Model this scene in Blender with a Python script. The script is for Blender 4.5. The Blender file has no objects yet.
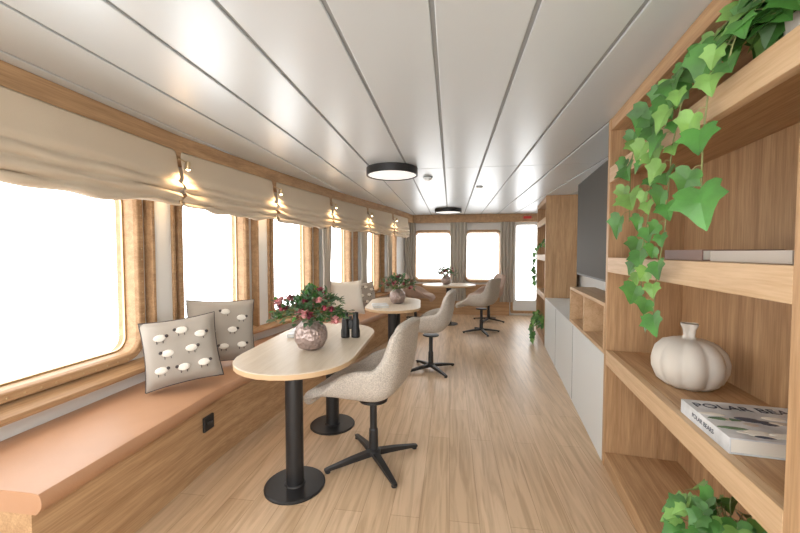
import bpy, math, random
from mathutils import Vector, Matrix, noise
random.seed(7)
S=bpy.context.scene
H=2.17
# ---------------------------------------------------------------- materials
def mat(name,col,rough=0.5,metal=0.0,bump=0,bscale=100,spec=None,emit=None,estr=0,var=0.0,vscale=5,sheen=0):
    m=bpy.data.materials.new(name); m.use_nodes=True
    nt=m.node_tree; b=nt.nodes['Principled BSDF']
    b.inputs['Base Color'].default_value=(*col,1); b.inputs['Roughness'].default_value=rough
    b.inputs['Metallic'].default_value=metal
    if spec is not None: b.inputs['Specular IOR Level'].default_value=spec
    if sheen: b.inputs['Sheen Weight'].default_value=sheen
    if emit: b.inputs['Emission Color'].default_value=(*emit,1); b.inputs['Emission Strength'].default_value=estr
    tc=nt.nodes.new('ShaderNodeTexCoord')
    if bump:
        n=nt.nodes.new('ShaderNodeTexNoise'); n.inputs['Scale'].default_value=bscale; n.inputs['Detail'].default_value=3
        nt.links.new(tc.outputs['Object'],n.inputs['Vector'])
        bp=nt.nodes.new('ShaderNodeBump'); bp.inputs['Strength'].default_value=bump; bp.inputs['Distance'].default_value=0.01
        nt.links.new(n.outputs['Fac'],bp.inputs['Height']); nt.links.new(bp.outputs['Normal'],b.inputs['Normal'])
    if var:
        n=nt.nodes.new('ShaderNodeTexNoise'); n.inputs['Scale'].default_value=vscale; n.inputs['Detail'].default_value=4
        nt.links.new(tc.outputs['Object'],n.inputs['Vector'])
        r=nt.nodes.new('ShaderNodeValToRGB')
        r.color_ramp.elements[0].position=.35; r.color_ramp.elements[1].position=.65
        r.color_ramp.elements[0].color=(*[c*(1-var) for c in col],1); r.color_ramp.elements[1].color=(*[min(1,c*(1+var)) for c in col],1)
        nt.links.new(n.outputs['Fac'],r.inputs['Fac']); nt.links.new(r.outputs['Color'],b.inputs['Base Color'])
    return m
def oak(name,c1,c2,axis='Z',rough=0.45,sc=1.0):
    m=bpy.data.materials.new(name); m.use_nodes=True
    nt=m.node_tree; b=nt.nodes['Principled BSDF']; b.inputs['Roughness'].default_value=rough
    b.inputs['Specular IOR Level'].default_value=.3
    tc=nt.nodes.new('ShaderNodeTexCoord'); mp=nt.nodes.new('ShaderNodeMapping')
    s=[22*sc,22*sc,22*sc]; s['XYZ'.index(axis)]=1.1*sc
    mp.inputs['Scale'].default_value=s
    nt.links.new(tc.outputs['Object'],mp.inputs['Vector'])
    n=nt.nodes.new('ShaderNodeTexNoise'); n.inputs['Scale'].default_value=1.0; n.inputs['Detail'].default_value=7; n.inputs['Roughness'].default_value=.65
    n.inputs['Distortion'].default_value=.6
    nt.links.new(mp.outputs['Vector'],n.inputs['Vector'])
    n2=nt.nodes.new('ShaderNodeTexNoise'); n2.inputs['Scale'].default_value=6; n2.inputs['Detail'].default_value=4
    nt.links.new(mp.outputs['Vector'],n2.inputs['Vector'])
    mx=nt.nodes.new('ShaderNodeMix'); mx.inputs['Factor'].default_value=.35
    nt.links.new(n.outputs['Fac'],mx.inputs['A']); nt.links.new(n2.outputs['Fac'],mx.inputs['B'])
    r=nt.nodes.new('ShaderNodeValToRGB')
    r.color_ramp.elements[0].position=.38; r.color_ramp.elements[1].position=.60
    r.color_ramp.elements[0].color=(*c2,1); r.color_ramp.elements[1].color=(*c1,1)
    nt.links.new(mx.outputs['Result'],r.inputs['Fac']); nt.links.new(r.outputs['Color'],b.inputs['Base Color'])
    bp=nt.nodes.new('ShaderNodeBump'); bp.inputs['Strength'].default_value=.08; bp.inputs['Distance'].default_value=.005
    nt.links.new(n2.outputs['Fac'],bp.inputs['Height']); nt.links.new(bp.outputs['Normal'],b.inputs['Normal'])
    return m
O1=(.55,.355,.195); O2=(.36,.21,.105)
M_oakV=oak('oak_vertical',O1,O2,'Z'); M_oakH=oak('oak_horizontal',O1,O2,'Y'); M_oakX=oak('oak_cross',O1,O2,'X')
M_oakL=oak('oak_light_edge',(.63,.45,.28),(.50,.33,.185),'Y')
M_frame=oak('oak_window_frame',(.50,.32,.175),(.33,.195,.10),'Y')
M_wall=mat('painted_panel',(.72,.72,.70),.5)
M_white=mat('white_laminate',(.76,.80,.81),.35)
M_ceil=mat('satin_ceiling_panel',(.66,.71,.74),.33,0.30,spec=.5)
M_gap=mat('ceiling_joint',(.32,.34,.35),.5)
M_linen=mat('linen_shade',(.60,.505,.385),.9,bump=.15,bscale=400)
M_curt=mat('linen_curtain',(.45,.41,.35),.9,bump=.2,bscale=200)
M_leather=mat('tan_leather',(.46,.255,.145),.42,bump=.08,bscale=180,var=.05,vscale=3)
M_black=mat('black_metal',(.015,.015,.016),.4)
M_top=oak('pale_oak_tabletop',(.66,.57,.46),(.58,.485,.37),'Y',.4,1.4)
M_edge=mat('plywood_edge',(.55,.38,.22),.5)
M_boucle=mat('cream_boucle',(.53,.48,.42),.95,bump=.8,bscale=150,var=.22,vscale=150)
M_taupe=mat('taupe_fabric',(.42,.31,.25),.9,bump=.5,bscale=130)
M_lamp=mat('lamp_diffuser',(.8,.8,.8),.6,emit=(1,.97,.92),estr=.5)
M_spot=mat('spot_bulb',(1,.8,.6),.4,emit=(1,.72,.42),estr=25)
M_leaf=mat('ivy_leaf',(.06,.19,.035),.38,var=.4,vscale=9)
M_leaf2=mat('ivy_leaf_light',(.16,.32,.07),.4,var=.25,vscale=12)
M_stem=mat('vine_stem',(.22,.25,.09),.6)
M_eu=mat('eucalyptus_leaf',(.11,.19,.10),.6,var=.3,vscale=20)
M_red=mat('burgundy_bloom',(.22,.03,.05),.7,var=.4,vscale=30)
M_pink=mat('pink_bloom',(.55,.24,.24),.7,var=.3,vscale=30)
M_cer=mat('white_ceramic',(.62,.58,.52),.5,bump=.05,bscale=20)
M_pil=mat('grey_pillow_linen',(.38,.345,.30),.95,bump=.3,bscale=300)
M_pipe=mat('dark_piping',(.06,.05,.05),.8)
M_wool=mat('cream_applique',(.80,.77,.70),.95,bump=.4,bscale=200)
M_brass=mat('brass_screw',(.55,.42,.25),.35,.8)
M_page=mat('paper_pages',(.75,.72,.65),.8)
M_bookw=mat('white_cover',(.56,.58,.60),.4,var=.3,vscale=9)
M_bookb=mat('brown_cover',(.25,.15,.12),.5)
M_bookg=mat('beige_cover',(.50,.44,.38),.5)
M_dark=mat('dark_print',(.05,.06,.09),.5)
M_tv=mat('tv_screen',(.085,.08,.07),.6,spec=.15)
M_tvb=mat('tv_bezel',(.02,.02,.02),.4)
M_sign=mat('red_sign',(.6,.03,.03),.5)
# hammered vase
M_vase=mat('hammered_vase',(.38,.29,.26),.28,.45)
nt=M_vase.node_tree; v=nt.nodes.new('ShaderNodeTexVoronoi'); v.inputs['Scale'].default_value=42
tc=nt.nodes.new('ShaderNodeTexCoord'); nt.links.new(tc.outputs['Object'],v.inputs['Vector'])
bp=nt.nodes.new('ShaderNodeBump'); bp.inputs['Strength'].default_value=.8; bp.inputs['Distance'].default_value=.01
nt.links.new(v.outputs['Distance'],bp.inputs['Height']); nt.links.new(bp.outputs['Normal'],nt.nodes['Principled BSDF'].inputs['Normal'])
# floor planks
M_floor=bpy.data.materials.new('oak_plank_floor'); M_floor.use_nodes=True
nt=M_floor.node_tree; b=nt.nodes['Principled BSDF']; b.inputs['Roughness'].default_value=.36; b.inputs['Specular IOR Level'].default_value=.38
tc=nt.nodes.new('ShaderNodeTexCoord'); mp=nt.nodes.new('ShaderNodeMapping'); mp.inputs['Rotation'].default_value=(0,0,math.pi/2)
nt.links.new(tc.outputs['Object'],mp.inputs['Vector'])
br=nt.nodes.new('ShaderNodeTexBrick'); br.offset=.37; br.inputs['Scale'].default_value=1
br.inputs['Brick Width'].default_value=1.3; br.inputs['Row Height'].default_value=.15; br.inputs['Mortar Size'].default_value=.0014
br.inputs['Color1'].default_value=(.58,.42,.27,1); br.inputs['Color2'].default_value=(.64,.475,.32,1); br.inputs['Mortar'].default_value=(.40,.27,.165,1)
nt.links.new(mp.outputs['Vector'],br.inputs['Vector'])
mp2=nt.nodes.new('ShaderNodeMapping'); mp2.inputs['Scale'].default_value=(26,1.6,1); nt.links.new(tc.outputs['Object'],mp2.inputs['Vector'])
n=nt.nodes.new('ShaderNodeTexNoise'); n.inputs['Scale'].default_value=1; n.inputs['Detail'].default_value=8; n.inputs['Distortion'].default_value=1.2
nt.links.new(mp2.outputs['Vector'],n.inputs['Vector'])
r=nt.nodes.new('ShaderNodeValToRGB'); r.color_ramp.elements[0].position=.33; r.color_ramp.elements[1].position=.6
r.color_ramp.elements[0].color=(.78,.74,.69,1); r.color_ramp.elements[1].color=(1.04,1.03,1.02,1)
nt.links.new(n.outputs['Fac'],r.inputs['Fac'])
mx=nt.nodes.new('ShaderNodeMix'); mx.data_type='RGBA'; mx.blend_type='MULTIPLY'; mx.inputs[0].default_value=1
nt.links.new(br.outputs['Color'],mx.inputs[6]); nt.links.new(r.outputs['Color'],mx.inputs[7])
nt.links.new(mx.outputs[2],b.inputs['Base Color'])
# glass
M_glass=bpy.data.materials.new('window_glass'); M_glass.use_nodes=True
nt=M_glass.node_tree; nt.nodes.remove(nt.nodes['Principled BSDF'])
t=nt.nodes.new('ShaderNodeBsdfTransparent'); g=nt.nodes.new('ShaderNodeBsdfGlossy'); g.inputs['Roughness'].default_value=.02
ms=nt.nodes.new('ShaderNodeMixShader'); ms.inputs[0].default_value=.04
nt.links.new(t.outputs[0],ms.inputs[1]); nt.links.new(g.outputs[0],ms.inputs[2]); nt.links.new(ms.outputs[0],nt.nodes['Material Output'].inputs[0])

# ---------------------------------------------------------------- mesh builder
class MB:
    def __init__(s): s.v=[]; s.f=[]; s.m=[]; s.mats=[]; s.T=Matrix.Identity(4)
    def mi(s,m):
        if m not in s.mats: s.mats.append(m)
        return s.mats.index(m)
    def add(s,vs,fs,m):
        o=len(s.v); k=s.mi(m)
        s.v+= [tuple(s.T@Vector(p)) for p in vs]
        for f in fs: s.f.append([i+o for i in f]); s.m.append(k)
    def box(s,a,b,m):
        x0,y0,z0=a; x1,y1,z1=b
        vs=[(x0,y0,z0),(x1,y0,z0),(x1,y1,z0),(x0,y1,z0),(x0,y0,z1),(x1,y0,z1),(x1,y1,z1),(x0,y1,z1)]
        s.add(vs,[(0,3,2,1),(4,5,6,7),(0,1,5,4),(1,2,6,5),(2,3,7,6),(3,0,4,7)],m)
    def loops(s,loops,m,close=True,cap0=False,cap1=False):
        n=len(loops[0]); vs=[p for l in loops for p in l]; fs=[]
        for i in range(len(loops)-1):
            for j in range(n if close else n-1):
                k=(j+1)%n; fs.append((i*n+j,i*n+k,(i+1)*n+k,(i+1)*n+j))
        if cap0: fs.append(tuple(range(n))[::-1])
        if cap1: fs.append(tuple((len(loops)-1)*n+j for j in range(n)))
        s.add(vs,fs,m)
    def lathe(s,prof,m,c=(0,0,0),seg=32,cap0=True,cap1=True,mod=None):
        L=[]
        for r,z in prof:
            L.append([(c[0]+(r*(mod(2*math.pi*j/seg,z) if mod else 1))*math.cos(2*math.pi*j/seg),c[1]+(r*(mod(2*math.pi*j/seg,z) if mod else 1))*math.sin(2*math.pi*j/seg),c[2]+z) for j in range(seg)])
        s.loops(L,m,True,cap0,cap1)
    def tube(s,pts,r,m,seg=6):
        pts=[Vector(p) for p in pts]; L=[]
        for i,p in enumerate(pts):
            d=(pts[min(i+1,len(pts)-1)]-pts[max(i-1,0)]).normalized()
            a=d.cross(Vector((0.13,.37,.9))).normalized(); bb=d.cross(a)
            rr=r[i] if isinstance(r,(list,tuple)) else r
            L.append([tuple(p+a*rr*math.cos(2*math.pi*j/seg)+bb*rr*math.sin(2*math.pi*j/seg)) for j in range(seg)])
        s.loops(L,m,True,True,True)
    def ball(s,c,r,m,seg=12,rings=7):
        rx,ry,rz=r if isinstance(r,(tuple,list)) else (r,r,r); L=[]
        for i in range(rings+1):
            t=math.pi*(i+.001)/(rings+.002)
            L.append([(c[0]+rx*math.sin(t)*math.cos(2*math.pi*j/seg),c[1]+ry*math.sin(t)*math.sin(2*math.pi*j/seg),c[2]-rz*math.cos(t)) for j in range(seg)])
        s.loops(L,m,True,True,True)
    def build(s,name,smooth=False,bevel=0,parent=None,loc=None,rotz=0,subsurf=0,solid=0,recalc=True):
        me=bpy.data.meshes.new(name); me.from_pydata(s.v,[],s.f)
        for m in s.mats: me.materials.append(m)
        for p,k in zip(me.polygons,s.m): p.material_index=k; p.use_smooth=smooth
        if recalc:
            import bmesh
            bm=bmesh.new(); bm.from_mesh(me); bmesh.ops.recalc_face_normals(bm,faces=bm.faces); bm.to_mesh(me); bm.free()
        ob=bpy.data.objects.new(name,me); S.collection.objects.link(ob)
        if loc: ob.location=loc
        ob.rotation_euler=(0,0,rotz)
        if solid:
            q=ob.modifiers.new('sol','SOLIDIFY'); q.thickness=solid; q.offset=0
        if bevel:
            q=ob.modifiers.new('bev','BEVEL'); q.width=bevel; q.segments=2; q.limit_method='ANGLE'
        if subsurf:
            q=ob.modifiers.new('sub','SUBSURF'); q.levels=subsurf; q.render_levels=subsurf
        if smooth and not subsurf:
            try:
                q=ob.modifiers.new('ws','WEIGHTED_NORMAL'); q.keep_sharp=True
            except: pass
        if parent: ob.parent=parent
        return ob
def sharp(ob,ang=40):
    import bmesh
    me=ob.data; bm=bmesh.new(); bm.from_mesh(me)
    for e in bm.edges:
        if len(e.link_faces)==2 and e.calc_face_angle(0)>math.radians(ang): e.smooth=False
    bm.to_mesh(me); bm.free(); return ob

def offset(path,d):
    out=[]
    for i,p in enumerate(path):
        ns=[]
        if i>0: a=Vector(path[i])-Vector(path[i-1]); a=a.normalized(); ns.append(Vector((a.y,-a.x)))
        if i<len(path)-1: a=Vector(path[i+1])-Vector(path[i]); a=a.normalized(); ns.append(Vector((a.y,-a.x)))
        n=sum(ns,Vector((0,0)))
        n=n.normalized(); n=n/max(.5,n.dot(ns[0]))
        out.append(Vector(p)+n*d)
    return out
def sweep(mb,path,prof,m,cap=True):
    offs={d:offset(path,d) for d,_ in prof}
    L=[[(offs[d][i].x,offs[d][i].y,z) for d,z in prof] for i in range(len(path))]
    mb.loops(L,m,True,cap,cap)
def smoothpath(pts,n=6):
    out=[]; P=[Vector(p) for p in pts]
    for i in range(len(P)-1):
        p0=P[max(i-1,0)];p1=P[i];p2=P[i+1];p3=P[min(i+2,len(P)-1)]
        for k in range(n):
            t=k/n; out.append(.5*((2*p1)+(p2-p0)*t+(2*p0-5*p1+4*p2-p3)*t*t+(3*p1-p0-3*p2+p3)*t**3))
    out.append(P[-1]); return out

# ---------------------------------------------------------------- room shell
mb=MB(); mb.box((-2.4,-1.6,-.05),(2.35,8.12,0),M_floor); mb.build('floor')
mb=MB(); mb.box((-2.4,-1.6,H+.01),(2.35,8.12,H+.06),M_gap)
xs=[-.067+.35*n for n in range(-7,8)]
ys=[-1.6,1.0,3.55,5.6,8.12]
for i in range(len(xs)-1):
    for j in range(4):
        a=max(xs[i]+.009,-2.4); c=min(xs[i+1]-.009,2.35)
        if c>a: mb.box((a,ys[j]+.004,H),(c,ys[j+1]-.004,H+.011),M_ceil)
mb.build('ceiling',bevel=.004)

def rr(cx,cz,w,h,r,k=6):
    L=[]
    for (sx,sz,a0) in ((1,1,0),(-1,1,90),(-1,-1,180),(1,-1,270)):
        for i in range(k+1):
            a=math.radians(a0+90*i/k)
            L.append((cx+sx*(w/2-r)+r*math.cos(a),cz+sz*(h/2-r)+r*math.sin(a)))
    return L
def frame_T(A,B):
    A=Vector(A);B=Vector(B);d=(B-A).normalized(); n=Vector((d.y,-d.x))
    return Matrix(((d.x,n.x,0,A.x),(d.y,n.y,0,A.y),(0,0,1,0),(0,0,0,1))),(B-A).length
def holed(mb,A,B,win,m,z0=0,z1=H,r=.09):
    T,L=frame_T(A,B); mb.T=T
    if not win: mb.add([(0,0,z0),(L,0,z0),(L,0,z1),(0,0,z1)],[(0,1,2,3)],m)
    else:
        s0,s1,a,b=win; k=6
        h=rr((s0+s1)/2,(a+b)/2,s1-s0,b-a,r,k); n=len(h)
        vs=[(p[0],0,p[1]) for p in h]+[(L,0,z1),(0,0,z1),(0,0,z0),(L,0,z0)]; fs=[]
        for q in range(4):
            for i in range(k): fs.append((q*(k+1)+i,q*(k+1)+i+1,n+q))
            e=q*(k+1)+k; f=((q+1)*(k+1))%n; fs.append((e,f,n+(q+1)%4,n+q))
        mb.add(vs,fs,m)
    mb.T=Matrix.Identity(4)
wcount=[0]
def window(A,B,win,r=.09,mtrim=None):
    wcount[0]+=1; mtrim=mtrim or M_frame
    T,L=frame_T(A,B); mb=MB(); mb.T=T
    s0,s1,a,b=win; cx,cz,w,h=(s0+s1)/2,(a+b)/2,s1-s0,b-a
    def lp(g,n): return [(p[0],n,p[1]) for p in rr(cx,cz,w+2*g,h+2*g,r+g,6)]
    mb.loops([lp(.055,.0),lp(.055,.03),lp(.05,.035),lp(.015,.035),lp(.008,.03),lp(.0,.01),lp(-.002,-.12)],mtrim)
    mb.loops([lp(-.002,-.06),lp(-.012,-.06),lp(-.012,-.075),lp(-.002,-.075)],M_brass)
    g=lp(-.006,-.068); mb.add(g,[tuple(range(len(g)))],M_glass)
    pts=rr(cx,cz,w+.07,h+.07,r+.035,6); 
    per=[]
    for i in range(len(pts)):
        p=Vector(pts[i]); q=Vector(pts[(i+1)%len(pts)]); d=(q-p).length
        nn=max(1,int(d/.07)) if d>.05 else (1 if i%3==0 else 0)
        for t in range(nn): per.append(p+(q-p)*(t/nn))
    for p in per: mb.ball((p.x,.036,p.y),(.006,.003,.006),M_brass,6,3)
    mb.build('window_%d'%wcount[0])

VL=[(-2.1,-1.6),(-2.1,-.75),(-2.1,.75),(-2.09,2.31),(-1.94,3.42),(-1.74,4.55),(-1.5,5.62),(-1.25,6.57),(-1.08,7.5),(-1.0,8.0)]
def ywin(A,B,y0,y1,z0=.70,z1=1.76):
    L=(Vector(B)-Vector(A)).length; dy=B[1]-A[1]
    return ((y0-A[1])/dy*L,(y1-A[1])/dy*L,z0,z1)
WY=[None,(-.55,.55),(.95,2.12),(2.52,3.2),(3.64,4.33),(4.76,5.36),(5.86,6.36),(6.8,7.22),None]  # first opening is out of view, added to let in light
mb=MB()
for i in range(len(VL)-1):
    w=ywin(VL[i],VL[i+1],*WY[i]) if WY[i] else None
    holed(mb,VL[i],VL[i+1],w,M_wall)
    if w: window(VL[i],VL[i+1],w)
mb.build('wall_left',recalc=False)
# back wall
BB=[(-1.0,8.0),(.17,8.0),(1.2,8.0),(2.2,8.0)]
BW=[(.23,1.0,.76,1.79),(.17,.88,.76,1.79),None]
mb=MB()
for i in range(2):
    holed(mb,BB[i],BB[i+1],BW[i],M_wall); window(BB[i],BB[i+1],BW[i])
dwin=(.13,.68,.10,2.0)
holed(mb,BB[2],BB[3],dwin,M_wall,r=.03)
mb.build('wall_back',recalc=False)
T,L=frame_T(BB[2],BB[3]); mb=MB(); mb.T=T
def lp(g,n,z0=.10,z1=2.0): return [(p[0],n,p[1]) for p in rr(.405,(z0+z1)/2,.55+2*g,z1-z0+2*g,.03,3)]
mb.loops([lp(.05,0),lp(.05,.03),lp(0,.03),lp(0,-.06)],M_frame)
def lr(w,h,r,n,cz): return [(p[0],n,p[1]) for p in rr(.405,cz,w,h,r,3)]
mb.loops([lr(.55,1.9,.03,-.02,1.05),lr(.43,1.62,.05,-.02,1.13),lr(.43,1.62,.05,-.05,1.13),lr(.55,1.9,.03,-.05,1.05)],M_white)
g=lr(.43,1.62,.05,-.035,1.13); mb.add(g,[tuple(range(len(g)))],M_glass)
mb.box((.63,-.02,1.0),(.66,.03,1.02),M_black)
mb.build('door_1')
mb=MB(); mb.box((-.98,7.93,0),(1.25,7.995,.62),M_oakX); mb.box((-.98,7.9,.62),(1.25,7.995,.66),M_oakX); mb.build('trim_back_panelling')
# right wall
RO=(.662,0,0); RA=-math.atan(.127)
def rbuild(mb,name,**k): return mb.build(name,loc=RO,rotz=RA,**k)
mb=MB(); mb.box((.47,-1.6,0),(.52,8.3,H),M_wall)
rbuild(mb,'wall_right')
mb=MB(); P=VL[1:]
sweep(mb,P,[(.02,2.0),(.20,2.0),(.20,H-.002),(.02,H-.002)],M_frame); mb.build('trim_pelmet_left')
mb=MB(); sweep(mb,P,[(.002,.57),(.11,.57),(.115,.585),(.11,.60),(.002,.635)],M_frame); mb.build('trim_window_ledge')
mb=MB(); sweep(mb,P,[(.002,.0),(.045,.0),(.045,.569),(.002,.569)],M_wall); mb.build('baseboard_left')
mb=MB(); mb.box((-1.0,7.85,2.0),(1.9,7.99,H-.002),M_frame); mb.build('trim_pelmet_back')
mb=MB()
for i in range(2,8):
    p=Vector(VL[i]); a=(Vector(VL[i+1])-Vector(VL[i-1])).normalized()
    T,_=frame_T(p,p+a); mb.T=T
    w=.075
    mb.box((-w,0.01,.62),(w,.06,1.998),M_wall)
    mb.box((-w-.022,0.0,.62),(-w,.075,1.998),M_frame); mb.box((w,0.0,.62),(w+.022,.075,1.998),M_frame)
mb.build('trim_piers_left',bevel=.003)
# roman shades
def shade(A,B,n0=.205,m=M_linen):
    T,L=frame_T(A,B); mb=MB(); mb.T=T
    prof=[(.0,2.06),(.006,1.99),(.016,1.92),(.042,1.86),(.0,1.845),(.044,1.825),(.056,1.79),(-.004,1.778),(.050,1.76),(.062,1.73),(.0,1.715),(.052,1.70),(.044,1.675),(.0,1.67),(-.02,1.74)]
    nc=34; Ls=[]; sd=random.random()*9
    for i,(n,z) in enumerate(prof):
        row=[]
        for j in range(nc+1):
            t=j/nc; k=i/len(prof)
            sag=-.024*math.sin(math.pi*t)*k + .026*noise.noise(Vector((t*5+sd,i*.5,0)))*k*2
            nn=n0+n+.026*noise.noise(Vector((t*6+sd,i*.5,3)))*(k+.2)+.005*math.sin(t*40+i)*k
            row.append((.03+t*(L-.06),max(nn,.2 if k<.25 else .17),z+sag))
        Ls.append(row)
    mb.loops(Ls,m,close=False)
    mb.build('roman_shade',smooth=True,solid=.006,subsurf=1)
for i in range(1,8): shade(VL[i],VL[i+1])
PP=offset(VL,.285)
for i in range(2,8):
    p=PP[i]; mb=MB()
    mb.lathe([(.012,0),(.016,.0),(.016,.05),(.010,.055)],M_brass,(p.x,p.y,1.925),12)
    mb.ball((p.x,p.y,1.925),(.013,.013,.008),M_spot,8,5)
    mb.tube([(p.x,p.y,1.97),(p.x-.085,p.y,2.01)],.005,M_brass)
    ob=mb.build('wall_spotlight',smooth=True)
    l=bpy.data.lights.new('spot','SPOT'); l.energy=7; l.color=(1,.66,.36); l.spot_size=2.4; l.spot_blend=.8; l.shadow_soft_size=.02
    lo=bpy.data.objects.new('bulb_light',l); S.collection.objects.link(lo); lo.location=(p.x+.03,p.y,1.905); lo.parent=ob
    lo.rotation_euler=(0,.35,0)
def curtain(A,B,n0,z0,z1,m=M_curt,name='curtain'):
    T,L=frame_T(A,B); mb=MB(); mb.T=T; nc=int(L/.008); rows=[]
    f=L/max(2,round(L/.065))
    for i in range(9):
        z=z1+(z0-z1)*i/8; row=[]
        pin=1-.25*math.exp(-((z-(z0+.45))/.25)**2)
        for j in range(nc+1):
            t=j/nc; x=L/2+(t-.5)*L*pin
            row.append((x,n0+.024*math.sin(2*math.pi*t*L/f+.3*math.sin(i*.5)),z))
        rows.append(row)
    mb.loops(rows,m,close=False); mb.build(name,smooth=True,solid=.003)
curtain((-.99,7.9),(-.76,7.9),.03,.30,2.0); curtain((-.01,7.9),(.345,7.9),.03,.30,2.0); curtain((1.04,7.9),(1.33,7.9),.03,.30,2.0)
for i in (5,6,7):
    p=Vector(VL[i]); a=(Vector(VL[i+1])-Vector(VL[i-1])).normalized()
    curtain(p-a*.13,p+a*.10,.15,.64,1.98)

# ---------------------------------------------------------------- bench
bp_=smoothpath([(-2.1,1.07),(-2.1,1.7),(-2.09,2.31),(-1.94,3.42),(-1.74,4.55),(-1.5,5.62),(-1.33,6.28)],5)
mb=MB(); sweep(mb,bp_,[(.05,0),(.60,0),(.60,.40),(.05,.40)],M_oakH)
prof=[(.055,.40),(.62,.40)]+[(.625+.02*math.cos(a),.445+.035*math.sin(a)) for a in [math.radians(x) for x in (-70,-35,0,35,70)]]+[(.60,.482),(.055,.482)]
sweep(mb,bp_,prof,M_leather)
ob=mb.build('window_bench',smooth=True); sharp(ob,35)
mb=MB(); mb.T=Matrix.Translation((-1.495,2.02,.29))
mb.box((-.004,-.045,-.045),(.012,.045,.045),M_black); mb.lathe([(.026,0),(.026,.01),(.02,.012)],M_tvb,(0,0,0),16)
ob=mb.build('wall_socket',bevel=.004)

# ---------------------------------------------------------------- right side joinery (local frame)
D=.42
def shelfunit(name,s0,s1,shelves,th=.035,lip=.09):
    mb=MB()
    mb.box((0,s0,0),(D,s0+.055,H-.003),M_oakV); mb.box((0,s1-.04,0),(D,s1,H-.003),M_oakV)
    mb.box((D-.02,s0+.055,0),(D,s1-.04,H-.003),M_oakV)
    a,b=s0+.055,s1-.04
    mb.box((0.004,a,0),(D-.02,b,.09),M_oakH)
    mb.box((0.004,a,H-.075),(D-.02,b,H-.003),M_oakH)
    for z in shelves:
        mb.box((0.0,a,z-lip),(.035,b,z),M_oakL); mb.box((.035,a,z-.045),(D-.02,b,z),M_oakH)
    return rbuild(mb,name,bevel=.002)
shelfunit('bookshelf',.90,2.45,[.74,1.32,1.87])
shelfunit('bookshelf',5.47,6.65,[.74,1.32,1.87])
mb=MB(); mb.box((0.004,2.452,.0),(.465,5.465,.70),M_white)
for s in (3.45,4.45): mb.box((.001,s-.002,.02),(.005,s+.002,.69),M_gap)
rbuild(mb,'low_cabinet')
mb=MB(); x0,x1,s0,s1,z0,z1,t=0.0,.215,2.455,3.6,.705,1.03,.025
mb.box((x0,s0,z0),(x1,s1,z0+t),M_oakL); mb.box((x0,s0,z1-t),(x1,s1,z1),M_oakL)
mb.box((x0,s0,z0+t),(x1,s0+t,z1-t),M_oakL); mb.box((x0,s1-t,z0+t),(x1,s1,z1-t),M_oakL)
mb.box((x0,3.02,z0+t),(x1,3.045,z1-t),M_oakL); mb.box((x1-.01,s0+t,z0+t),(x1,s1-t,z1-t),M_oakH)
rbuild(mb,'wall_box_shelf',bevel=.002)
mb=MB(); mb.box((.155,2.50,1.12),(.19,4.12,2.07),M_tvb); mb.box((.151,2.512,1.135),(.156,4.108,2.058),M_tv); mb.box((.19,3.1,1.4),(.469,3.5,1.8),M_tvb)
rbuild(mb,'wall_television',bevel=.003)

# ---------------------------------------------------------------- plants
def frame_from(d,up):
    d=d.normalized(); x=d.cross(up)
    if x.length<1e-3: x=Vector((1,0,0))
    x.normalize(); n=x.cross(d).normalized(); return x,d,n
IV=[(.16,-.13),(.36,-.10),(.50,.04),(.44,.18),(.60,.42),(.38,.50),(.26,.64),(.13,.86)]
def ivyleaf(mb,p,d,up,L,m):
    x,y,n=frame_from(d,up); cu=random.uniform(.1,.35)
    o=[(0,0)]+IV+[(0,1)]+[(-a,b) for a,b in IV[::-1]]
    def W(a,b): return tuple(p+x*a*L+y*b*L+n*(.30*abs(a)-cu*b*b)*L)
    vs=[W(0,.35)]+[W(a,b) for a,b in o]
    k=len(o); mb.add(vs,[(0,i+1,(i+1)%k+1) for i in range(k)],m)
def leaf(mb,p,d,up,L,w,m):
    x,y,n=frame_from(d,up); W=lambda a,b: tuple(p+x*a*w+y*b*L+n*(.35*abs(a)*w-.15*b*b*L))
    mb.add([W(0,0),W(.35,.2),W(.5,.5),W(.3,.8),W(0,1),W(-.3,.8),W(-.5,.5),W(-.35,.2),W(0,.5)],
           [(8,i,(i+1)%8) for i in range(8)],m)
def vine(mb,pts,step,L,side,r=.0025,T=Matrix.Identity(4),big=None):
    P=[Vector(p) for p in pts]; Q=[]
    for i in range(len(P)-1):
        p0=P[max(i-1,0)];p1=P[i];p2=P[i+1];p3=P[min(i+2,len(P)-1)]
        for k in range(8):
            t=k/8; Q.append(.5*((2*p1)+(p2-p0)*t+(2*p0-5*p1+4*p2-p3)*t*t+(3*p1-p0-3*p2+p3)*t**3))
    Q.append(P[-1]); mb.tube([tuple(q) for q in Q],r,M_stem,5)
    acc=0; n=0
    for i in range(1,len(Q)):
        acc+=(Q[i]-Q[i-1]).length
        if acc>=step:
            acc=0; n+=1; s=1 if n%2 else -1
            out=Vector((-random.uniform(.2,.8),s*random.uniform(.5,1),random.uniform(-.5,.35)))
            b=Q[i]+out.normalized()*L*random.uniform(.25,.5)
            mb.tube([tuple(Q[i]),tuple((Q[i]+b)/2+Vector((0,0,.008))),tuple(b)],r*.6,M_stem,4)
            dd=Vector((out.x*.4,out.y*.6,-random.uniform(.4,1.1)))
            up=Vector((-1,-.75+random.uniform(-.4,.4),.35+random.uniform(-.3,.3)))
            ivyleaf(mb,b,dd,up,L*random.uniform(.6,1.25),M_leaf if random.random()<.68 else M_leaf2)
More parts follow.
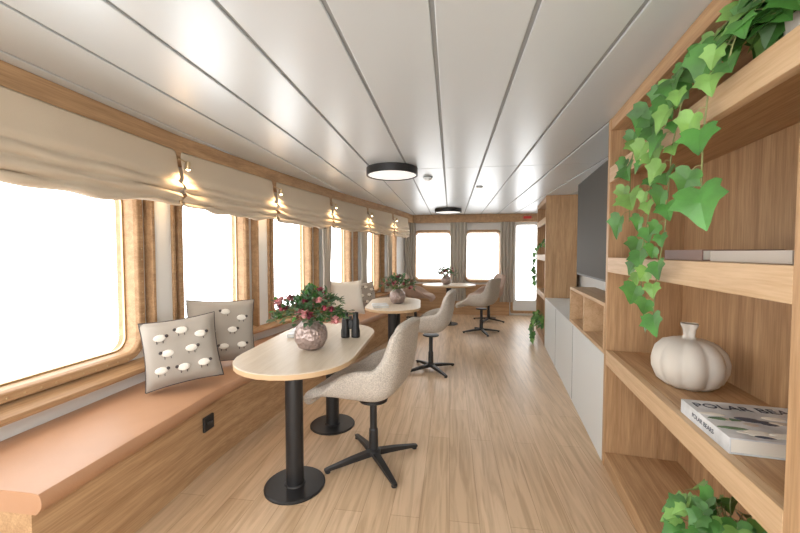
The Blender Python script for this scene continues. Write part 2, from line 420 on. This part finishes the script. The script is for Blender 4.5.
def ivyclump(mb,c,rad,n,L):
    for k in range(n):
        a=random.uniform(0,6.28); e=random.uniform(.1,1.3)
        d=Vector((math.cos(a)*math.cos(e),math.sin(a)*math.cos(e),math.sin(e)))
        p=Vector(c)+d*rad*random.uniform(.5,1)
        mb.tube([c,tuple((Vector(c)+p)/2+Vector((0,0,.02))),tuple(p)],.002,M_stem,4)
        ivyleaf(mb,p,Vector((d.x,d.y,-.35)),Vector((d.x-.5,d.y-.5,1)),L*random.uniform(.6,1.15),M_leaf if random.random()<.65 else M_leaf2)
def pot(mb,c,r,h,m):
    mb.lathe([(r*.7,0),(r*.95,h*.5),(r,h),(r*.88,h),(r*.8,h*.8)],m,c,24)
mb=MB(); pot(mb,(.16,1.12,1.872),.085,.10,M_cer)
c=(.16,1.12,1.96)
ivyclump(mb,c,.18,50,.10)
vine(mb,[c,(.06,1.12,2.04),(-.02,1.14,1.97),(-.04,1.16,1.86)],.05,.095,1)
vine(mb,[c,(.08,1.16,2.06),(-.03,1.22,1.93),(-.04,1.26,1.78),(-.05,1.25,1.60),(-.045,1.25,1.46)],.08,.105,1)
vine(mb,[c,(.08,1.25,2.05),(-.03,1.36,1.94),(-.045,1.45,1.78),(-.04,1.50,1.60),(-.05,1.50,1.42),(-.045,1.58,1.22),(-.05,1.58,1.03)],.045,.078,1)
vine(mb,[c,(.08,1.3,2.07),(-.02,1.5,1.98),(-.05,1.72,1.90),(-.06,1.84,1.78),(-.05,1.88,1.62),(-.045,1.90,1.5)],.055,.105,1)
vine(mb,[c,(.06,1.2,2.08),(-.03,1.4,2.0),(-.045,1.58,1.92),(-.05,1.64,1.74),(-.045,1.66,1.54),(-.05,1.72,1.34),(-.04,1.74,1.18)],.045,.085,1)
rbuild(mb,'trailing_ivy',recalc=False)
mb=MB(); pot(mb,(.15,1.42,.092),.10,.20,M_bookb); c=(.15,1.42,.29)
ivyclump(mb,c,.20,75,.085); rbuild(mb,'potted_ivy',recalc=False)
mb=MB(); pot(mb,(.12,5.75,1.322),.08,.12,M_cer); c=(.12,5.75,1.43); ivyclump(mb,c,.16,30,.09)
vine(mb,[c,(.0,5.78,1.5),(-.09,5.75,1.35),(-.10,5.75,1.1),(-.10,5.75,.92)],.04,.09,1)
rbuild(mb,'trailing_ivy',recalc=False)
mb=MB(); pot(mb,(.10,5.70,.092),.08,.14,M_cer); c=(.10,5.70,.24); ivyclump(mb,c,.17,30,.09)
vine(mb,[c,(-.02,5.6,.42),(-.12,5.55,.36),(-.14,5.52,.18),(-.14,5.5,.04)],.035,.09,1)
vine(mb,[c,(-.02,5.7,.45),(-.10,5.68,.42),(-.13,5.68,.25),(-.13,5.68,.08)],.035,.09,1)
rbuild(mb,'trailing_ivy',recalc=False)
# ceramic pumpkin vase
mb=MB()
prof=[(.05,.004),(.085,0),(.125,.03),(.145,.08),(.147,.12),(.135,.165),(.105,.20),(.065,.215),(.035,.215),(.026,.23),(.030,.26),(.042,.285),(.034,.287),(.02,.25)]
mb.lathe(prof,M_cer,(.19,1.84,.741),90,mod=lambda a,z:(.88+.12*abs(math.sin(4.5*a+z*1.5))**.7) if z<.217 else (.85+.15*math.sin(4*a)))
rbuild(mb,'ceramic_gourd_vase',smooth=True)
# books
def book(mb,c,w,l,h,rot,mc,mp=M_page):
    T=mb.T; mb.T=T@Matrix.Translation(c)@Matrix.Rotation(rot,4,'Z')
    mb.box((-w/2,-l/2,0),(w/2,l/2,.004),mc); mb.box((-w/2,-l/2,h-.004),(w/2,l/2,h),mc); mb.box((-w/2,-l/2,.004),(-w/2+.004,l/2,h-.004),mc)
    mb.box((-w/2+.004,-l/2+.005,.004),(w/2-.006,l/2-.005,h-.004),mp); mb.T=T
mb=MB(); book(mb,(.20,1.36,.741),.35,.30,.05,.0,M_bookw)
bk=rbuild(mb,'coffee_table_book')
def text(body,size,loc,rot,m,parent,name):
    cu=bpy.data.curves.new(name,'FONT'); cu.body=body; cu.size=size; cu.extrude=.0004; cu.align_x='CENTER'; cu.align_y='CENTER'
    o=bpy.data.objects.new(name,cu); S.collection.objects.link(o); cu.materials.append(m); o.location=loc; o.rotation_euler=rot; o.parent=parent
text('POLAR BEAR',.056,(.20,1.455,.7925),(0,0,0),M_dark,bk,'cover_title')
mb=MB()
for k in range(26):
    x=.06+.28*random.random(); y=1.23+.17*random.random()
    mb.ball((x,y,.791),(.02+.03*random.random(),.008+.01*random.random(),.0012),random.choice([M_eu,M_dark,M_wool,M_bookg]),10,4)
o=mb.build('cover_picture',smooth=True); o.parent=bk
text('POLAR BEARS',.022,(.0245,1.36,.766),(math.pi/2,0,-math.pi/2),M_dark,bk,'spine_title')
mb=MB(); book(mb,(.17,1.60,1.321),.24,.30,.04,0,M_bookb); book(mb,(.17,1.22,1.321),.24,.34,.035,.03,M_bookg); rbuild(mb,'shelf_books')

# ---------------------------------------------------------------- tables
def race(L,W,z,n=14,g=0):
    r=W/2+g; h=L/2-W/2; P=[]
    for i in range(n+1): a=math.pi*i/n; P.append((r*math.cos(a),h+r*math.sin(a),z))
    for i in range(n+1): a=math.pi+math.pi*i/n; P.append((r*math.cos(a),-h+r*math.sin(a),z))
    return P
def table(loc,rot,L,W,legs,ht=.75):
    mb=MB()
    mb.loops([race(L,W,ht-.032,g=-.006),race(L,W,ht-.028)],M_edge,True,True,False)
    mb.loops([race(L,W,ht-.028),race(L,W,ht-.004)],M_edge)
    mb.loops([race(L,W,ht-.004),race(L,W,ht,g=-.004)],M_top,True,False,True)
    for y in legs:
        mb.lathe([(.172,0),(.172,.008),(.165,.013),(.06,.014),(.055,.02),(.05,.02),(.05,ht-.05),(.11,ht-.045),(.11,ht-.032)],M_black,(0,y,0),40)
    return sharp(mb.build('pedestal_table',smooth=True,loc=loc,rotz=rot),30)
table((-.90,2.30,0),.03,1.32,.68,[-.36,.38])
table((-.66,4.22,0),.08,1.15,.62,[-.3,.33])
table((-.03,6.85,0),math.pi/2+.05,1.0,.72,[0])

# ---------------------------------------------------------------- chairs
def chair(loc,rot,m=M_boucle,sc=1.03):
    e=bpy.data.objects.new('swivel_chair',None); S.collection.objects.link(e); e.location=loc; e.rotation_euler=(0,0,rot); e.scale=(sc,sc,sc)
    #      y    z    hw   rz   fy
    rows=[(.30,.405,.20,0,0),(.31,.43,.225,0,0),(.29,.457,.24,0,0),(.20,.45,.262,.05,0),(.11,.44,.278,.17,.0),(-.01,.435,.288,.215,.0),(-.12,.44,.292,.22,.03),
          (-.195,.50,.288,.17,.07),(-.225,.60,.262,.085,.085),(-.24,.70,.248,.015,.07),(-.252,.80,.24,.0,.055),(-.262,.875,.222,-.008,.04),(-.266,.90,.197,-.015,.03)]
    us=[-1.06,-1,-.86,-.5,0,.5,.86,1,1.06]; wt=[1,.66,.15,0,0,0,.15,.66,1]
    mb=MB(); L=[]
    for (y,z,hw,rz,fy) in rows:
        L.append([(hw*u,y+fy*w,z+rz*w) for u,w in zip(us,wt)])
    mb.loops(L,m,close=False)
    sh=mb.build('shell',smooth=True,parent=e); 
    q=sh.modifiers.new('s','SOLIDIFY'); q.thickness=.06; q.offset=-1 ; 
    q=sh.modifiers.new('ss','SUBSURF'); q.levels=2; q.render_levels=2
    mb=MB(); P=[]
    for z,g in ((.455,.01),(.47,0),(.492,.0),(.505,.02),(.508,.06)):
        lp=[]
        for i in range(28):
            a=2*math.pi*i/28; c,s_=math.cos(a),math.sin(a)
            lp.append(((.225-g)*math.copysign(abs(c)**.55,c),.075+(.215-g)*math.copysign(abs(s_)**.55,s_),z))
        P.append(lp)
    mb.loops(P,m,True,True,True); mb.build('seat_pad',smooth=True,parent=e,subsurf=1)
    mb=MB()
    mb.lathe([(.03,.05),(.028,.20),(.022,.21),(.022,.375),(.09,.385),(.09,.40)],M_black,(0,0,0),20)
    mb.lathe([(.028,.035),(.045,.045),(.045,.07),(.028,.08)],M_black,(0,0,0),20)
    for k in range(4):
        mb.T=Matrix.Rotation(math.pi/4+k*math.pi/2,4,'Z')
        def sec(x,w,z0,z1): return [(x,-w,z0),(x,w,z0),(x,w,z1),(x,-w,z1)]
        mb.loops([sec(.02,.022,.035,.07),sec(.15,.018,.025,.055),sec(.30,.014,.012,.03),sec(.315,.012,.012,.026)],M_black,True,True,True)
        mb.lathe([(.016,0),(.016,.012)],M_black,(.295,0,0),12)
    mb.build('star_base',parent=e,bevel=.003)
    return e
chair((-.49,2.25,0),math.radians(80))
chair((-.22,4.12,0),math.radians(80))
chair((.52,6.18,0),math.radians(60))
chair((-.69,7.12,0),math.radians(-95),M_taupe)
chair((.75,7.25,0),math.radians(105),M_taupe)

# ---------------------------------------------------------------- bouquets
def bouquet(loc,r,n=150):
    mb=MB()
    mb.lathe([(r*.45,0),(r*.75,r*.15),(r*.98,r*.6),(r,r*.95),(r*.9,r*1.35),(r*.6,r*1.65),(r*.42,r*1.75),(r*.42,r*1.85),(r*.36,r*1.85),(r*.34,r*1.6)],M_vase,(0,0,0),32)
    c=Vector((0,0,r*1.75))
    for k in range(n):
        a=random.uniform(0,6.283); e=math.asin(random.uniform(.08,1)); R=r*random.uniform(1.1,2.35)*(1.05 if e<.6 else .86)
        d=Vector((math.cos(a)*math.cos(e),math.sin(a)*math.cos(e),math.sin(e)))
        p=c+d*R
        if k%3==0: mb.tube([tuple(c+Vector((d.x,d.y,0))*r*.2),tuple(c+d*R*.5+Vector((0,0,r*.1))),tuple(p)],.0018,M_stem,4)
        if k%8==0:
            mm=M_red if random.random()<.55 else M_pink; br_=r*random.uniform(.22,.36)
            for q in range(14):
                b=random.uniform(0,6.28); t=random.uniform(-.3,1.2)
                dd=Vector((math.cos(b)*math.cos(t),math.sin(b)*math.cos(t),math.sin(t)))
                leaf(mb,p+dd*br_*.15,dd,Vector((0,0,1)),br_,br_*.9,mm)
            mb.ball(tuple(p),br_*.5,mm,8,5)
        else:
            for q in range(3):
                dd=(d+Vector((random.uniform(-.8,.8),random.uniform(-.8,.8),random.uniform(-.6,.6)))).normalized()
                leaf(mb,p-dd*r*.15+Vector((random.uniform(-1,1),random.uniform(-1,1),random.uniform(-1,1)))*r*.15,dd,Vector((0,0,1)),r*random.uniform(.3,.55),r*.25,random.choice([M_eu,M_eu,M_leaf]))
    mb.build('flower_vase',smooth=True,loc=loc,recalc=False)
bouquet((-.86,2.13,.751),.102,250)
bouquet((-.62,4.2,.751),.095,170)
bouquet((-.08,6.85,.751),.095,140)
# binoculars
mb=MB()
for s in (-1,1):
    mb.lathe([(.028,0),(.031,.004),(.031,.05),(.026,.07),(.026,.12),(.019,.14),(.02,.175),(.017,.178)],M_black,(s*.036,0,0),24)
mb.box((-.03,-.012,.07),(.03,.012,.12),M_black); mb.lathe([(.011,.06),(.011,.15)],M_tvb,(0,0,0),16)
sharp(mb.build('binoculars',smooth=True,loc=(-.70,2.46,.751),rotz=.2),35)
mb=MB(); book(mb,(0,0,0),.17,.24,.022,0,M_bookw); mb.build('table_book',loc=(-1.08,2.52,.751),rotz=.2)
mb=MB(); book(mb,(0,0,0),.17,.24,.02,0,M_bookw); mb.build('table_book',loc=(-.78,3.95,.751),rotz=.3)

# ---------------------------------------------------------------- pillows
def pillow(loc,rot,size=.44,tilt=.25,m=M_pil,sheep=True,roll=0):
    N=16; mb=MB()
    for sgn in (1,-1):
        L=[]
        for i in range(N+1):
            row=[]
            for j in range(N+1):
                u=-1+2*i/N; v_=-1+2*j/N
                pinch=1-.07*(1-u*u)*abs(v_)**3; pinch2=1-.07*(1-v_*v_)*abs(u)**3
                t=.085*(max(0,(1-u**4))*max(0,(1-v_**4)))**.55
                t+=.010*noise.noise(Vector((u*2.2,v_*2.2,sgn+size*7)))
                row.append((u*size/2*pinch2,sgn*t if abs(u)<.999 and abs(v_)<.999 else 0,size/2+v_*size/2*pinch))
            L.append(row)
        mb.loops(L,m,close=False)
    edge=[]
    for k in range(4*N):
        s_=k//N; t=-1+2*(k%N)/N
        u,v_={0:(t,-1),1:(1,t),2:(-t,1),3:(-1,-t)}[s_]
        pinch=1-.07*(1-u*u)*abs(v_)**3; pinch2=1-.07*(1-v_*v_)*abs(u)**3
        edge.append((u*size/2*pinch2,0,size/2+v_*size/2*pinch))
    mb.tube(edge+[edge[0]],.004,M_pipe if sheep else M_wool,5)
    if sheep:
        for (sx,sz,f) in ((-.5,.42,1),(.05,.55,-1),(.52,.35,1),(-.35,-.05,-1),(.25,-.02,1),(-.55,-.5,1),(.0,-.52,-1),(.52,-.5,1)):
            x=sx*size/2; z=size/2+sz*size/2
            t=.085*((1-sx**4)*(1-sz**4))**.55
            mb.ball((x,-t-.002,z),(.035,.010,.022),M_wool,12,6)
            mb.ball((x+f*.036,-t-.004,z+.008),(.011,.007,.010),M_pipe,8,5)
            for lx in (-.018,.015): mb.box((x+lx-.002,-t-.004,z-.034),(x+lx+.002,-t+.004,z-.014),M_pipe)
    ob=mb.build('scatter_pillow',smooth=True)
    R=Matrix.Rotation(roll,4,'Y')
    lo=min((R@Vector(v)).z for v in mb.v)
    ob.data.transform(Matrix.Translation((0,0,-lo))@R)
    ob.location=loc; ob.rotation_euler=(-tilt,0,rot); return ob
pillow((-1.66,2.05,.492),math.radians(38),.43,.32,roll=-.10)
pillow((-1.72,2.50,.492),math.radians(44),.49,.30,roll=.06)
pillow((-1.38,4.75,.492),math.radians(35),.48,.3,M_wool,False)
pillow((-1.27,5.3,.492),math.radians(45),.42,.3)

# ---------------------------------------------------------------- ceiling fixtures
def clamp(loc,r=.25,pw=5):
    mb=MB()
    mb.lathe([(r-.02,0),(r,0),(r,-.07),(r-.015,-.07),(r-.015,-.055)],M_black,(0,0,0),48,cap1=False)
    mb.lathe([(r-.015,-.062),(0.01,-.068)],M_lamp,(0,0,0),48,cap0=False)
    ob=sharp(mb.build('ceiling_lamp',smooth=True,loc=loc),30)
    l=bpy.data.lights.new('disc','AREA'); l.shape='DISK'; l.size=2*r-.04; l.energy=pw; l.color=(1,.97,.93)
    lo=bpy.data.objects.new('lamp_light',l); S.collection.objects.link(lo); lo.location=(0,0,-.075); lo.parent=ob
clamp((-.57,3.5,H-.001)); clamp((-.05,6.85,H-.001)); clamp((-.3,.1,H-.001),pw=8)  # last one is an added, unseen lamp that brightens the near end
mb=MB(); mb.lathe([(.05,0),(.05,-.015),(.03,-.035),(.01,-.037)],M_white,(0,0,0),20); mb.build('smoke_detector',loc=(-.25,3.95,H-.001),smooth=True)
mb=MB(); mb.lathe([(.04,0),(.04,-.012),(.01,-.02)],M_white,(0,0,0),20); mb.build('smoke_detector',loc=(.35,4.6,H-.001),smooth=True)
mb=MB(); mb.box((1.50,7.82,2.06),(1.66,7.845,2.11),M_sign); mb.build('exit_sign')

# ---------------------------------------------------------------- light & camera
w=bpy.data.worlds.new('sky'); S.world=w; w.use_nodes=True
w.node_tree.nodes['Background'].inputs[0].default_value=(1,.995,.985,1); w.node_tree.nodes['Background'].inputs[1].default_value=4.3
S.view_settings.view_transform='Standard'; S.view_settings.look='None'; S.view_settings.exposure=0.22; S.view_settings.gamma=1.0
cam=bpy.data.cameras.new('cam'); co=bpy.data.objects.new('camera',cam); S.collection.objects.link(co)
co.location=(0,0,1.35); co.rotation_euler=(math.radians(90-2.2),0,math.radians(8)); cam.lens=16.2; cam.sensor_width=36; cam.clip_start=.02
S.camera=co
